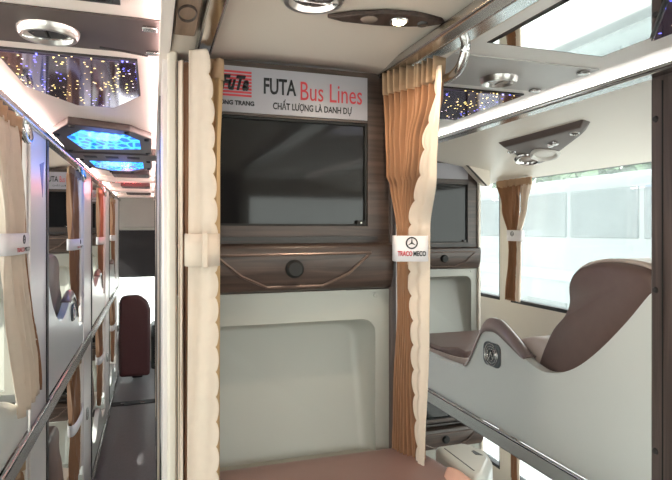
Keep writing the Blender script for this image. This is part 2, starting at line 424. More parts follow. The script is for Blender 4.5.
# ---- rails
def rail(name, label, x0, x1, z0, z1, y0, y1, mat, bevel=.006):
    return tag(MB().box(x0, x1, y0, y1, z0, z1).build(name, mat, bevel=bevel, seg=3), label, 'rail')
rail('ceiling_rail', 'chrome ceiling rail above the left row of sleeper cells', XL - .02, XL + .016, 1.790, 1.813, -1.5, 6.2, STEEL)
rail('ceiling_rail', 'chrome ceiling rail above the right row of sleeper cells', XR - .036, XR + .010, 1.811, 1.8255, -1.5, 6.2, CHROME)
rail('curtain_track', 'chrome curtain track above the cream curtain on the centre row', .070, .100, 1.812, 1.835, -1.5, 1.04, CHROME)
t = thing('curtain_track', 'wide chrome curtain track above the orange curtain on the centre row', 'rail', (.49, .5, 1.82))
MB().box(.440, .472, -1.5, 1.15, 1.812, 1.832).build('inner_track', STEEL, t, bevel=.005)
MB().box(.472, .479, -1.5, 1.15, 1.822, 1.834).build('groove', BLACK, t)
MB().prism([(.479, 1.818), (.524, 1.826), (.524, 1.845), (.479, 1.836)], 'y', -1.5, 1.15).build('outer_plate', CHROME, t, bevel=.003)

# glowing strips added along the rails to brighten the aisle ceilings
def add_fill_strip(label, x, z, y0, y1, col, st, r=.004):
    t = thing('fill_strip', label, 'added fill light', (x, (y0 + y1) / 2, z))
    MB().tube([(x, lerp(y0, y1, i / 12), z) for i in range(13)], r, 8).build('glowing_tube', emat('fill_glow', col, st), t)
    MB().box(x - r, x + r, y0, y1, z - r * 1.6, z - r * .8).build('channel', STEEL, t)
add_fill_strip('pink white glowing strip added as fill light on top of the left ceiling rail', XL + .003, 1.8215, -1.4, 6.0, (1, .76, .70), 24, .0032)
add_fill_strip('pink white glowing strip added as fill light along the centre row edge of the left aisle', .018, 1.8205, -1.4, 6.0, (1, .74, .70), 24, .0032)
add_fill_strip('white glowing strip added as fill light on top of the right ceiling rail', .968, 1.8305, -1.4, 6.0, (1, .94, .88), 7, .0030)
rail('ceiling_rail', 'narrow pale ledge added to hide the fill strip along the centre row', .0095, .0285, 1.806, 1.8115, -1.5, 6.2, ROOFC, .002)  # ledge added to keep the centre glowing strip out of sight

# grab handles
def handle(label, pts, r=.011):
    t = thing('grab_handle', label, 'handle', pts[0])
    sm = []
    P = [Vector(p) for p in pts]
    for i in range(len(P) - 1):
        a, b, c, d = P[max(i - 1, 0)], P[i], P[i + 1], P[min(i + 2, len(P) - 1)]
        for q in range(8):
            s = q / 8
            sm.append(.5 * ((2 * b) + (c - a) * s + (2 * a - 5 * b + 4 * c - d) * s * s + (3 * b - a - 3 * c + d) * s ** 3))
    sm.append(P[-1])
    MB().tube(sm, r, 14).build('bar', CHROME, t)
    MB().lathe(pts[0], [(0, -.004), (r * 1.7, -.004), (r * 1.7, .008), (0, .010)], n=20).build('mount', STEEL, t)
    return t
handle('curved chrome grab handle hanging beside the orange centre curtain', [(.510, .829, 1.838), (.511, .829, 1.812), (.511, .842, 1.788), (.510, .868, 1.776), (.506, .905, 1.775)], .0085)
for y, lab in ((1.66, 'chrome grab handle above the nearest left hand curtain'), (2.93, 'chrome grab handle above the second left hand curtain'), (4.2, 'chrome grab handle above the third left hand curtain')):
    handle(lab, [(XL + .004, y - .05, 1.79), (XL + .012, y - .05, 1.755), (XL + .014, y - .02, 1.738), (XL + .014, y + .02, 1.738), (XL + .012, y + .05, 1.755), (XL + .004, y + .05, 1.79)], .008)

# wood block over the cream curtain
t = thing('ceiling_end_cap', 'light brown wooden end cap with ring above the cream curtain', 'trim', (.046, .84, 1.82))
MB().box(.0305, .066, .74, .93, 1.815, 1.858).build('block', wood('honey_wood', (.14, .085, .055), (.30, .20, .14), (30, 3, 30)), t, bevel=.003)
MB().torus((.048, .83, 1.815), .030, .003, sx=.42).build('ring', WOOD, t)

# ---- centre ceiling (gently domed)
mb = MB()
def dome(u, v):
    x = lerp(.030, .525, u); y = lerp(-1.5, 1.05, v)
    z = 1.846 - .018 * (abs(u - .5) * 2) ** 3
    if y > .86: z -= .020 * ss((y - .86) / .19)
    return (x, y, z)
mb.grid(dome, 24, 60)
struct('trim_5', mb, pmat('dome_cream', (.72, .64, .56), .42, var=.03, scale=3), solid=.004)
t = thing('spot_lamp_panel', 'brown boat shaped ceiling panel with one lit spot', 'lamp', (.36, .81, 1.84))
outl = [(.262, .832), (.30, .806), (.345, .785), (.39, .778), (.44, .783), (.452, .795), (.43, .815), (.39, .830), (.345, .838), (.29, .840)]
MB().prism(outl, 'z', 1.834, 1.842).build('panel', wood('matt_walnut', (.03, .02, .016), (.075, .045, .036), (30, 6, 6), .6), t, bevel=.002)
MB().lathe((.327, .815, 1.834), [(0, -.002), (.011, -.002), (.014, 0)], n=24).build('unlit_lens', AMBERL, t)
MB().torus((.376, .808, 1.834), .013, .003).build('spot_ring', CHROME, t)
MB().lathe((.376, .808, 1.834), [(0, -.003), (.010, -.003), (.010, 0)], n=24).build('lit_lens', LIT, t)
MB().lathe((.415, .803, 1.834), [(0, -.004), (.008, -.004), (.009, 0)], n=20).build('knob', DARKTRIM, t)
air_outlet('round chrome ceiling lamp over the centre bunk in front of the spot panel', .222, .772, 1.8425, .046, tone=DARKTRIM)

# ------------------------------------------------------------------ TV cabinets
def cabinet(where, x0, sx, W, yf, zs, sign=True, text_left=None, depth=.27, detail=True, yr=None):
    """one foot-end cabinet; x0 aisle side, sx +1 grows to +X; zs dict of heights"""
    X = lambda a: x0 + sx * a
    lo = lambda a, b: (min(X(a), X(b)), max(X(a), X(b)))
    ztop = zs['top']; zbase = zs['base']
    t = thing('tv_cabinet', 'dark walnut and pale plastic foot end cabinet ' + where, 'cabinet', (X(W / 2), yf + depth / 2, zbase))
    # back board and upper frame (a ring around sign and television)
    x_0, x_1 = lo(0, W)
    MB().box(x_0, x_1, yf + .05, yf + depth, zs['dr0'], ztop).build('carcass', BAND, t)
    fr = MB()
    a0, a1 = lo(.045, W - .047)
    fr.box(x_0, x_1, yf, yf + .05, zs['tv0'] - .035, zs['tv0'])
    fr.box(x_0, a0, yf, yf + .05, zs['tv0'], ztop); fr.box(a1, x_1, yf, yf + .05, zs['tv0'], ztop)
    fr.box(a0, a1, yf, yf + .05, zs['tv1'], ztop)
    fr.build('frame', WOOD, t, weld=False, bevel=.0)
    # ledge and drawer front with swelling lower lip
    pr = [(yf - .006, zs['dr1']), (yf - .030, zs['dr1'] - .004), (yf - .034, zs['dr1'] - .02), (yf - .030, zs['dr0'] + .03), (yf - .016, zs['dr0'] + .006), (yf + .004, zs['dr0']), (yf + .05, zs['dr0']), (yf + .05, zs['dr1'])]
    d = MB().prism(pr, 'x', x_0, x_1).build('drawer', WOOD, t, bevel=.004, seg=3)
    MB().box(x_0 + .07, x_1 - .03, yf - .012, yf + .001, zs['dr1'] + .006, zs['dr1'] + .013).build('ledge_slot', DARKTRIM, t)
    if detail:
        hz = zs['dr1'] - zs['dr0']; xc = (x_0 + x_1) / 2 + .012
        hexa = [(xc - .152, zs['dr1'] - hz * .22), (xc + .152, zs['dr1'] - hz * .20), (xc + .105, zs['dr0'] + hz * .38), (xc + .055, zs['dr0'] + hz * .14), (xc - .055, zs['dr0'] + hz * .14), (xc - .105, zs['dr0'] + hz * .38)]
        def onface(p): # y of drawer face at height
            f = (zs['dr1'] - p[1]) / hz
            return yf - (.034 if f < .65 else lerp(.034, .018, (f - .65) / .35))
        path = [(p[0], onface(p), p[1]) for p in hexa]
        rim = []
        for i in range(6):
            a, b = Vector(path[i]), Vector(path[(i + 1) % 6])
            rim += [a.lerp(b, q / 6) for q in range(6)]
        rim.append(rim[0])
        MB().tube(rim, .0030, 6).build('trim', pmat('warm_trim', (.13, .09, .075), .3, .3), d)
        kc = (xc - .004, yf - .033, (zs['dr0'] + zs['dr1']) / 2)
        kn = MB().lathe(kc, [(0, .010), (.013, .010), (.0165, .007), (.018, 0)], axis=(0, -1, 0), n=28).build('knob', BLACK, d)
    nd = .075
    # pale foot niche: plate with an arched opening leading into a sloping recess
    zn1 = zs['n1']; zb = zbase
    n0, n1 = lo(.045, W - .03)
    r = .030; N = 8
    hole = [(n0, zb + .012)]
    hole += [(n0 + r - r * math.cos(PI / 2 * i / N), zn1 - r + r * math.sin(PI / 2 * i / N)) for i in range(N + 1)]
    hole += [(n1 - r + r * math.sin(PI / 2 * i / N), zn1 - r + r * math.cos(PI / 2 * i / N)) for i in range(N + 1)]
    hole += [(n1, zb + .012)]
    outer = [(x_0, zb), (x_0, zs['dr0']), (x_1, zs['dr0']), (x_1, zb)]
    mb = MB(); bm = mb.bm
    ho = mb.verts([(p[0], yf, p[1]) for p in hole]); ou = mb.verts([(p[0], yf, p[1]) for p in outer])
    nH = len(ho); mid = nH // 2
    edges = [bm.edges.new((ho[i], ho[(i + 1) % nH])) for i in range(nH)] + [bm.edges.new((ou[i], ou[(i + 1) % 4])) for i in range(4)]
    bmesh.ops.triangle_fill(bm, edges=edges, use_beauty=True)
    # remove faces that filled the hole
    for f in list(bm.faces):
        if all(v in ho for v in f.verts): bm.faces.remove(f)
    # rounded lip, then slope inwards
    cxh = (n0 + n1) / 2; czh = (zb + zn1) / 2
    prev = ho
    h = zn1 - zb
    for k_ in range(1, 9):
        f = k_ / 8; an = f * PI / 2
        inset = .030 * (1 - math.cos(an)); fd = math.sin(an)
        ring = []
        for v in ho:
            px, pz = v.co.x, v.co.z
            zr = max(0, (pz - zb) / h)
            dep = (.014 + .070 * zr ** .7) * fd
            nx = px - math.copysign(inset, px - cxh) if zr > .06 or True else px
            nz = pz - (inset * .8 if zr > .5 else 0)
            ring.append(bm.verts.new((nx, yf + dep, nz)))
        for i in range(nH): mb.face([prev[i], prev[(i + 1) % nH], ring[(i + 1) % nH], ring[i]])
        prev = ring
    # back wall leaning forward towards its foot
    mb.face(prev)
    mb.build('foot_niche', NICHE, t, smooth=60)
    if detail: MB().lathe((x_1 - .03, yf, zs['dr0'] - .012), [(0, .002), (.004, .002), (.005, 0)], axis=(0, -1, 0), n=12).build('screw', NICHE, t)
    # aisle-side and far-side cheeks
    for a, b, m in ((-.014, 0, SATIN), (W, W + .012, BAND if where.startswith('on the centre') else CREAM)):
        q0, q1 = lo(a, b)
        MB().box(q0, q1, yf - .012, yf + depth, zbase, ztop).build('cheek', m, t, bevel=.003)
    # television
    a0, a1 = lo(.0458, W - .0478)
    tv = thing('television', 'flat black television built into the cabinet ' + where, 'television', ((a0 + a1) / 2, yf + .01, zs['tv0']))
    zt1 = zs['tv1'] - .0006; zs = dict(zs, tv0=zs['tv0'] + .0006)
    bz = MB(); w = .004
    bz.box(a0, a1, yf + .004, yf + .014, zs['tv0'], zs['tv0'] + w); bz.box(a0, a1, yf + .004, yf + .014, zt1 - w, zt1)
    bz.box(a0, a0 + w, yf + .004, yf + .014, zs['tv0'] + w, zt1 - w); bz.box(a1 - w, a1, yf + .004, yf + .014, zs['tv0'] + w, zt1 - w)
    bz.build('bezel', BLACK, tv, weld=False)
    MB().box(a0 + w, a1 - w, yf + .010, yf + .016, zs['tv0'] + w, zt1 - w).build('screen', SCREEN, tv)
    if detail:
        MB().box(a1 - .022, a1 - .004, yf + .001, yf + .012, zs['tv0'] + .001, zs['tv0'] + .011).build('sensor_box', BLACK, tv)
        MB().lathe((a1 - .013, yf + .001, zs['tv0'] + .006), [(0, .0008), (.0018, .0006), (.002, 0)], axis=(0, -1, 0), n=10).build('sensor_lens', LENS, tv)
    # sign
    if sign:
        s0, s1 = lo(.025, W - .049)
        sg = thing('sign', 'white bus company sign above the television ' + where, 'sign', ((s0 + s1) / 2, yf, zs['s0']))
        MB().box(s0, s1, yf - .003, yf - .0002, zs['s0'], zs['s1']).build('board', SIGNW, sg)
        H = zs['s1'] - zs['s0']; z = lambda f: zs['s0'] + H * f
        y = yf - .0032
        if text_left == 'plain': pass
        elif text_left is None:
            g0 = s0 + .0685
            lg = MB()
            for q in range(8): lg.box(g0 - .018, g0 + .055, y - .0005, y, z(.34 + q * .073), z(.34 + q * .073 + .045))
            logo = lg.build('logo', RED, sg, weld=False)
            text('logo_lettering', 'FuTa', INK, logo, (g0 - .003, z(.47)), (g0 + .05, z(.80)), at=y - .0007, shear=.35, bold=.045)
            text('lettering', 'PHƯƠNG TRANG', INK, sg, (g0 - .026, z(.15)), (g0 + .060, z(.27)), at=y, bold=.035)
            tx, e = s0 + .147, 0.
            text('lettering', 'FUTA', INK, sg, (tx, z(.44)), (tx + .064, z(.80)), at=y, bold=.02)
            text('lettering', 'Bus Lines', RED, sg, (tx + .073, z(.36)), (tx + .202, z(.78)), at=y)
            text('lettering', 'CHẤT LƯỢNG LÀ DANH DỰ', INK, sg, (tx + .018, z(.075)), (tx + .180, z(.35)), at=y, bold=.015)
        else:
            tx = text_left
            text('lettering', 'FUTA', INK, sg, (tx, z(.42)), (tx + .055, z(.75)), at=y, bold=.02)
            text('lettering', 'Bus Lines', RED, sg, (tx + .062, z(.40)), (tx + .125, z(.75)), at=y)
            text('lettering', 'CHẤT LƯỢNG', INK, sg, (tx + .03, z(.12)), (tx + .11, z(.30)), at=y)
    return t
ZU = dict(top=1.820, s1=1.8085, s0=1.7215, tv1=1.7165, tv0=1.506, dr1=1.472, dr0=1.376, n1=1.316, base=1.03)
ZLo = dict(top=.865, s1=0, s0=0, tv1=.85, tv0=.665, dr1=.635, dr0=.535, n1=.50, base=.30)
ZR = dict(top=1.80, s1=1.79, s0=1.722, tv1=1.700, tv0=1.440, dr1=1.420, dr0=1.322, n1=1.29, base=1.02)
cabinet('on the centre row facing the camera', .030, 1, .435, 1.05, ZU)
cabinet('in the right row behind the orange curtain', XR + .02, 1, .385, 2.15, ZR, text_left='plain')
struct('trim_8', MB().prism([(1.265, 1.815), (1.42, 1.79), (1.42, 1.69), (1.40, 1.695)], 'y', 2.10, 2.148), CREAM)
struct('trim_9', MB().tube([(1.262, 2.10, 1.815), (1.40, 2.10, 1.692)], .004, 6), DARKTRIM)
cabinet('on the lower deck of the right row', XR + .02, 1, .40, 2.15, ZLo, sign=False)
LF = [1.77, 3.05, 4.38, 5.66]
names = ['nearest', 'second', 'third', 'farthest']
for y, nm in zip(LF, names):
    cabinet('at the %s upper left cell' % nm, XL - .02, -1, .42, y, dict(ZU, top=1.80, s1=1.785, s0=1.70, tv1=1.69), text_left=-.505, detail=nm in ('nearest', 'second'))
    cabinet('at the %s lower left cell' % nm, XL - .02, -1, .42, y, ZLo, sign=False, detail=nm == 'second')

# uprights on the aisle side of the left row
for y, nm, w in zip(LF, names, (.265, .36, .36, .36)):
    t = thing('partition_post', 'tall satin silver partition post at the %s cell of the left row' % nm, 'post', (XL - .003, y + w / 2, 0))
    MB().box(XL - .006, XL + .002, y, y + w, 0.0, 1.79).build('panel', SATIN, t, bevel=.002)
    MB().box(XL + .002, XL + .006, y + w - .030, y + w, 0.0, 1.79).build('edge_strip', DARKTRIM, t, bevel=.001)
    if nm == 'nearest':
        mb = MB().prism([(y + .13, 1.70), (y + .20, 1.715), (y + .175, 1.60)], 'x', XL + .002, XL + .0026); mb.build('decal', pmat('decal_blue', (.03, .07, .25), .4), t)
    MB().box(XL + .002, XL + .012, y + .09, y + .13, .50, .56).build('latch', STEEL, t, bevel=.004)
# centre row uprights facing the left aisle
for y, nm in ((1.0, 'nearest'), (2.36, 'second'), (3.7, 'third'), (5.0, 'farthest')):
    t = thing('partition_post', 'cream partition post at the %s cell of the centre row' % nm, 'post', (XC0, y, 0))
    MB().box(.024, .040, y, y + .055, 0, 1.812).build('post', CREAM, t, bevel=.004)
    MB().box(.018, .024, y + .06, y + .32, 0, 1.80).build('silver_panel', SATIN, t, bevel=.002)
    MB().box(.014, .018, y + .30, y + .32, 0, 1.80).build('edge_strip', DARKTRIM, t)
# brown upright at the right edge
t = thing('partition_post', 'dark brown walnut partition post at the right edge of the picture', 'post', (XR + .2, .75, .0))
MB().box(XR - .004, XR + .03, .60, .876, 0, 1.815).build('upright', WOODV, t, bevel=.008, seg=3)
for dy in (.845, .80): MB().box(XR - .0055, XR - .003, dy - .0012, dy + .0012, .05, 1.80).build('groove', BLACK, t)
for z in (1.725, 1.375, 1.045): MB().lathe((XR - .004, .862, z), [(0, .004), (.005, .003), (.007, 0)], axis=(-1, 0, 0), n=16).build('bolt', DARKTRIM, t)
MB().box(XR + .03, XW - .06, .62, .66, .9, 1.80).build('board', WOODV, t, bevel=.004)

# ------------------------------------------------------------------ bunks
def smooth_profile(ctrl, n=10):
    P = [Vector(p) for p in ctrl]; out = []
    for i in range(len(P) - 1):
        a, b, c, d = P[max(i - 1, 0)], P[i], P[i + 1], P[min(i + 2, len(P) - 1)]
        for q in range(n):
            s = q / n
            out.append(.5 * ((2 * b) + (c - a) * s + (2 * a - 5 * b + 4 * c - d) * s * s + (3 * b - a - 3 * c + d) * s ** 3))
    out.append(P[-1]); return out
def bunk(where, xf, s, prof, hump, zb, badge, railz, y0, y1, group, capr=.016, cat='bunk', railmat=STEEL):
    """prof: (y,z) from far (front) to near; s=+1 right row; body sits on the wall side of the face"""
    t = thing('sleeper_bunk', 'white moulded sleeper bunk shell ' + where, cat, (xf, (y0 + y1) / 2, zb), group)
    top = smooth_profile(prof)
    pts = [(p.x, p.y) for p in top]
    outline = pts + [(pts[-1][0], zb), (pts[0][0], zb)]
    a, b = (xf, xf + .028 * s)
    MB().prism(outline, 'x', a, b).build('side_panel', WHITEP, t, bevel=.005, seg=3, smooth=50)
    # deck
    xw = XW if s > 0 else XLW
    MB().box(min(xf + .03 * s, xw - .004 * s), max(xf + .03 * s, xw - .004 * s), y0, y1, zb, zb + .03).build('deck', WHITEP, t)
    r0, r1 = railz
    ye = y1 + (.268 if s < 0 else .5)
    MB().box(min(xf - .014 * s, xf - .0025 * s), max(xf - .014 * s, xf - .0025 * s), y0, ye, r0, r1).build('bottom_rail', railmat, t, bevel=.004, seg=3)
    MB().box(min(xf - .0146 * s, xf - .010 * s), max(xf - .0146 * s, xf - .010 * s), y0, ye, r1 - .006, r1 - .003).build('rail_groove', BLACK, t)
    if hump:
        hp = [p for p in top if hump[0] >= p.x >= hump[1]]
        xc = xf + .014 * s
        cp = MB().grid(lambda u, v: (xf + .014 * s - .019 * math.cos(PI * v), hp[min(int(round(u * (len(hp) - 1))), len(hp) - 1)].x, hp[min(int(round(u * (len(hp) - 1))), len(hp) - 1)].y + .004 + capr * math.sin(PI * v) * math.sin(PI * min(1, max(.0, u))) ** .5 - .024 * (1 - math.sin(PI * v)) * math.sin(PI * min(1, max(.0, u))) ** .4), len(hp) - 1, 10)
        cp.build('armrest_cap', CAP, t, solid=.003)
    if badge:
        by, bz = badge; xb = xf - .001 * s
        def rr(w, h, k):
            o = []
            for ci, (cx, cz) in enumerate(((w - k, h - k), (-w + k, h - k), (-w + k, -h + k), (w - k, -h + k))):
                for q in range(5):
                    an = PI / 2 * ci + PI / 2 * q / 4; o.append((by + cx + k * math.cos(an), bz + cz + k * math.sin(an)))
            return o
        v = MB().prism(rr(.043, .036, .020), 'x', xf + .004 * s, xf - .006 * s).build('air_vent', GREYPL, t, bevel=.003)
        mb = MB()
        for q in range(3): mb.torus((xf - .0065 * s, by, bz), .018 + .0075 * q, .0015, axis=(1, 0, 0), n=28, m=6)
        mb.build('vent_ring', STEEL, v, weld=False)
        mb = MB()
        zz = [(-.014, -.012), (-.006, .013), (.006, -.013), (.014, .012)]
        mb.tube([(xf - .0085 * s, by + p[0], bz + p[1]) for p in zz], .0026, 6); mb.build('vent_fin', STEEL, v)
    return t

RP = [(2.13, 1.035), (1.835, 1.032), (1.66, 1.036), (1.605, 1.046), (1.57, 1.07), (1.515, 1.155), (1.485, 1.195), (1.45, 1.206), (1.41, 1.205), (1.35, 1.178), (1.283, 1.142), (1.245, 1.128), (1.20, 1.123), (1.138, 1.138), (1.08, 1.168), (1.013, 1.222), (.94, 1.295), (.885, 1.358), (.87, 1.37)]
bunk('on the upper deck of the right row', XR, 1, RP, (1.60, 1.275), .903, (1.437, 1.118), (.858, .905), .60, 2.13, 'moulded sleeper bunks')
RPL = [(2.13, .32), (1.7, .32), (1.55, .35), (1.48, .42), (1.43, .44), (1.30, .38), (1.2, .36), (1.0, .44), (.87, .56)]
bunk('on the lower deck of the right row', XR, 1, RPL, None, .10, None, (.05, .10), .60, 2.13, 'moulded sleeper bunks')
for y, nm in zip(LF, names):
    p = lambda t_, z: (y - max(t_, .018), z)
    ctrl = [p(.0, 1.03), p(.15, 1.035), p(.20, 1.06), p(.26, 1.13), p(.33, 1.195), p(.40, 1.215), p(.47, 1.205), p(.58, 1.165), p(.70, 1.145), p(.80, 1.17), p(.90, 1.23), p(.97, 1.30), p(1.02, 1.35)]
    if nm == 'nearest': ctrl = [(1.77 - q, z) for q, z in ((.018, 1.02), (.10, 1.025), (.25, 1.08), (.33, 1.10), (.45, 1.115), (.58, 1.15), (.70, 1.16), (.82, 1.2), (1.0, 1.3))]
    bunk('at the %s upper left cell' % nm, XL, -1, ctrl, (y - .22, y - .52) if nm != 'nearest' else None, .935, (y - .40, 1.135) if nm == 'second' else None, (.885, .936), y - 1.02, y - .018, 'moulded sleeper bunks')
    lc = [p(.0, .18), p(.2, .18), p(.28, .22), p(.36, .29), p(.42, .305), p(.52, .28), p(.62, .22), p(.72, .20), p(.85, .24), p(.95, .33), p(1.02, .40)]
    bunk('at the %s lower left cell' % nm, XL, -1, lc, None, .10, None, (.05, .10), y - 1.02, y - .018, 'moulded sleeper bunks')
    # a continuous lip under the posts
for y, nm in ((2.36, 'second'), (3.7, 'third'), (5.0, 'farthest')):
    for zo, dk in ((0, 'upper'), (-.71, 'lower')):
        ctrl = [(y, 1.03 + zo), (y - .2, 1.06 + zo), (y - .33, 1.195 + zo), (y - .47, 1.205 + zo), (y - .7, 1.145 + zo), (y - .9, 1.23 + zo), (y - 1.0, 1.33 + zo)]
        t = thing('sleeper_bunk', 'white bunk side facing the left aisle at the %s %s centre cell' % (nm, dk), 'bunk', (.04, y - .5, .9 + zo), 'moulded sleeper bunks')
        pts = [(q.x, q.y) for q in smooth_profile(ctrl, 6)]
        MB().prism(pts + [(pts[-1][0], .93 + zo if zo == 0 else .05), (pts[0][0], .93 + zo if zo == 0 else .05)], 'x', .040, .066).build('side_panel', WHITEP, t, bevel=.004)
        MB().box(.028, .06, y - 1.0, y, .88 + zo if zo == 0 else .02, .93 + zo if zo == 0 else .05).build('bottom_rail', STEEL, t, bevel=.004)
# back of the centre cells so that one does not look through the row
MB_ = MB().box(.075, .49, 1.325, 1.345, .05, 1.80)
tag(MB_.build('partition_board', CREAM), 'cream partition board behind the centre row cabinet', 'partition')

# ---- centre bunk under the camera's view
t = thing('sleeper_bunk', 'white centre bunk shell holding the brown mattress in the foreground', 'bunk', (.29, .3, .9), 'moulded sleeper bunks')
MB().box(.05, .52, -1.0, 1.045, .92, .955).build('deck', WHITEP, t)
MB().box(.040, .066, -1.0, 1.045, .90, 1.02).build('side_panel', WHITEP, t, bevel=.006)
lip = [(.556, 1.02), (.628, 1.021), (.650, .968), (.634, .925), (.582, .870), (.556, .865)]
MB().prism(lip, 'z', .93, 1.050, [(x - .004, y) for x, y in lip]).build('side_tray', WHITEP, t, bevel=.012, seg=4)
MB().prism([(.610, .952), (.622, .945), (.618, .972), (.612, .970)], 'z', 1.0495, 1.0508).build('tray_groove', GREYPL, t)
MB().box(.566, .568, .89, 1.0, 1.0495, 1.0508).build('tray_groove', GREYPL, t)
MB().box(.556, .585, -1.0, .85, .90, 1.0).build('side_panel', WHITEP, t, bevel=.01)
MB().box(.30, .45, -.2, 1.0, .0, .92).build('pedestal', WHITEP, t, bevel=.01)
m = thing('mattress', 'mauve brown leather mattress below the centre cabinet in the foreground', 'mattress', (.28, .5, .955))
def mat_top(u, v):
    x = lerp(.070, .545, u); y = lerp(-.95, 1.047, v)
    e = min(1, min(u, 1 - u) / .07); ey = min(1, (1 - v) / .012, v / .02)
    z = 1.056 - .035 * (1 - math.sqrt(max(0, 1 - (1 - e) ** 2))) - .012 * (1 - ey) + .003 * math.sin(y * 9) * e
    if u > .85 and v > .90: x -= (u - .85) / .15 * ((v - .90) / .10) ** 2 * .05
    return (x, y, z)
mb = MB().grid(mat_top, 40, 120)
bm = mb.bm
bmesh.ops.recalc_face_normals(bm, faces=bm.faces)
be = [e for e in bm.edges if e.is_boundary]
ex = bmesh.ops.extrude_edge_only(bm, edges=be)
nv = [g for g in ex['geom'] if isinstance(g, bmesh.types.BMVert)]
for v in nv: v.co.z = .957
mb.build('cover', pmat('mattress_leather', (.27, .165, .15), .42, var=.12, scale=14, bump=.2), m)
MB().tube([(.545, lerp(-.9, .84, i / 20), 1.006) for i in range(21)], .006, 8).build('piping', LEATHERL, m)
bl = thing('blanket', 'folded peach cloth corner on the mattress at the bottom edge', 'blanket', (.50, .85, 1.04))
def bfn(u, v):
    x = lerp(.43, .535, u); y = lerp(.62, .885, v)
    z = 1.047 + .020 * (1 - abs(u - .70) / .72) * (.4 + .6 * ss(v * 1.3)) * (1 - .5 * v) + .014 * math.exp(-((u - .8) ** 2 + (v - .92) ** 2) / .02)
    return (x - .02 * (1 - v), y - .10 * abs(u - .75), z)
MB().grid(bfn, 24, 30).build('cloth', PEACH, bl, solid=.004)

# ------------------------------------------------------------------ berth seats
def berth_seat(where, xa, xb, back, cush, group, lab='mauve leather berth seat '):
    t = thing('berth_seat', lab + where, 'seat', ((xa + xb) / 2, back[0][0], cush[-1][1]), group)
    def pillow(prof, name, mat, ins=0.):
        """extrude a closed (y,z) outline along x with rounded ends"""
        cy = sum(p[0] for p in prof) / len(prof); cz = sum(p[1] for p in prof) / len(prof)
        mb = MB(); rings = []
        st = [(0, .90), (.010, .965), (.026, 1.), (.5, 1.), (.974, 1.), (.99, .965), (1, .90)]
        for f, k in st:
            x = lerp(xa + ins, xb - ins, f)
            rings.append(mb.verts([(x, cy + (p[0] - cy) * k, cz + (p[1] - cz) * k) for p in prof]))
        n = len(prof)
        for a, b in zip(rings, rings[1:]):
            for i in range(n): mb.face([a[i], a[(i + 1) % n], b[(i + 1) % n], b[i]])
        mb.face(rings[0][::-1]); mb.face(rings[-1])
        return mb.build(name, mat, t, smooth=45)
    bo = pillow(back, 'backrest', LEATHER)
    cu = pillow(cush, 'seat_cushion', LEATHERL, .007)
    return t, bo
back = smooth_profile([(1.295, 1.085), (1.262, 1.160), (1.222, 1.228), (1.176, 1.275), (1.158, 1.315), (1.160, 1.358), (1.142, 1.39), (1.110, 1.408), (1.054, 1.420), (.985, 1.420), (.925, 1.408), (.895, 1.375), (.893, 1.32), (.93, 1.24), (1.0, 1.14), (1.08, 1.06), (1.18, 1.02), (1.27, 1.03)], 5)
back = [(p.x, p.y) for p in back]
cush = [(p.x, max(p.y, .938)) for p in smooth_profile([(2.12, 1.03), (1.90, 1.035), (1.72, 1.045), (1.58, 1.075), (1.46, 1.13), (1.36, 1.180), (1.28, 1.192), (1.20, 1.168), (1.13, 1.13), (1.06, 1.08), (1.06, .937), (1.6, .937), (2.12, .937)], 5)]
bs, bo = berth_seat('on the upper deck of the right row by the window', XR + .036, XR + .50, back, cush, 'reclining berth seats')
# cream piping round the front of the backrest
rimp = [(1.272, 1.155), (1.236, 1.225), (1.188, 1.275), (1.170, 1.315), (1.172, 1.360), (1.150, 1.395), (1.112, 1.416), (1.054, 1.428), (.985, 1.428), (.925, 1.416), (.893, 1.388)]
rimp = smooth_profile(rimp, 5)
MB().prism([(p.x, p.y) for p in rimp] + [(lerp(p.x, 1.06, .05), p.y - .010) for p in reversed(rimp)], 'x', XR + .075, XR + .49).build('front_facing', LEATHERL, bo, bevel=.004)
MB().tube([(XR + .062, p.x - .003, p.y - .004) for p in rimp], .0045, 8).build('piping', LEATHERL, bo)
# foot cushion
f = MB().prism([(2.13, 1.03), (2.13, 1.05), (1.86, 1.052), (1.74, 1.075), (1.68, 1.07), (1.66, 1.035)], 'x', XR + .05, XR + .42).build('foot_cushion', LEATHER, bs, bevel=.012, seg=3)
for y, nm in zip(LF, names):
    for zo, dk in ((0, 'upper'), (-.70, 'lower')):
        b2 = [(p[0] + (y - 1.64), p[1] + zo - .02) for p in back]
        c2 = [(y - .05, 1.02 + zo), (y - .20, 1.03 + zo), (y - .30, 1.06 + zo), (y - .38, 1.08 + zo), (y - .44, 1.06 + zo), (y - .44, .975 + zo), (y - .05, .975 + zo)]
        berth_seat('in the %s %s left cell' % (nm, dk), XL - .48, XL - .04, b2, c2, 'reclining berth seats', 'dark leather berth seat ')
# lower right seat
berth_seat('on the lower deck of the right row', XR + .045, XR + .50, [(p[0], p[1] - .72) for p in back], [(p[0], p[1] - .74 if p[1] > .95 else .16) for p in cush], 'reclining berth seats')

berth_seat('behind the camera on the centre row', .09, .50, [(p[0] - 1.9, p[1] + .06) for p in back], [(-.62, 1.063), (-.40, 1.063), (-.40, 1.078), (-.50, 1.11), (-.60, 1.10)], 'reclining berth seats')
tag(MB().box(.05, .52, -1.35, -1.32, 0, 1.82).build('partition_board', WOODV), 'unseen walnut board added behind the centre row seat to block rear light', 'partition')  # added out of view to block rear window light from the centre row

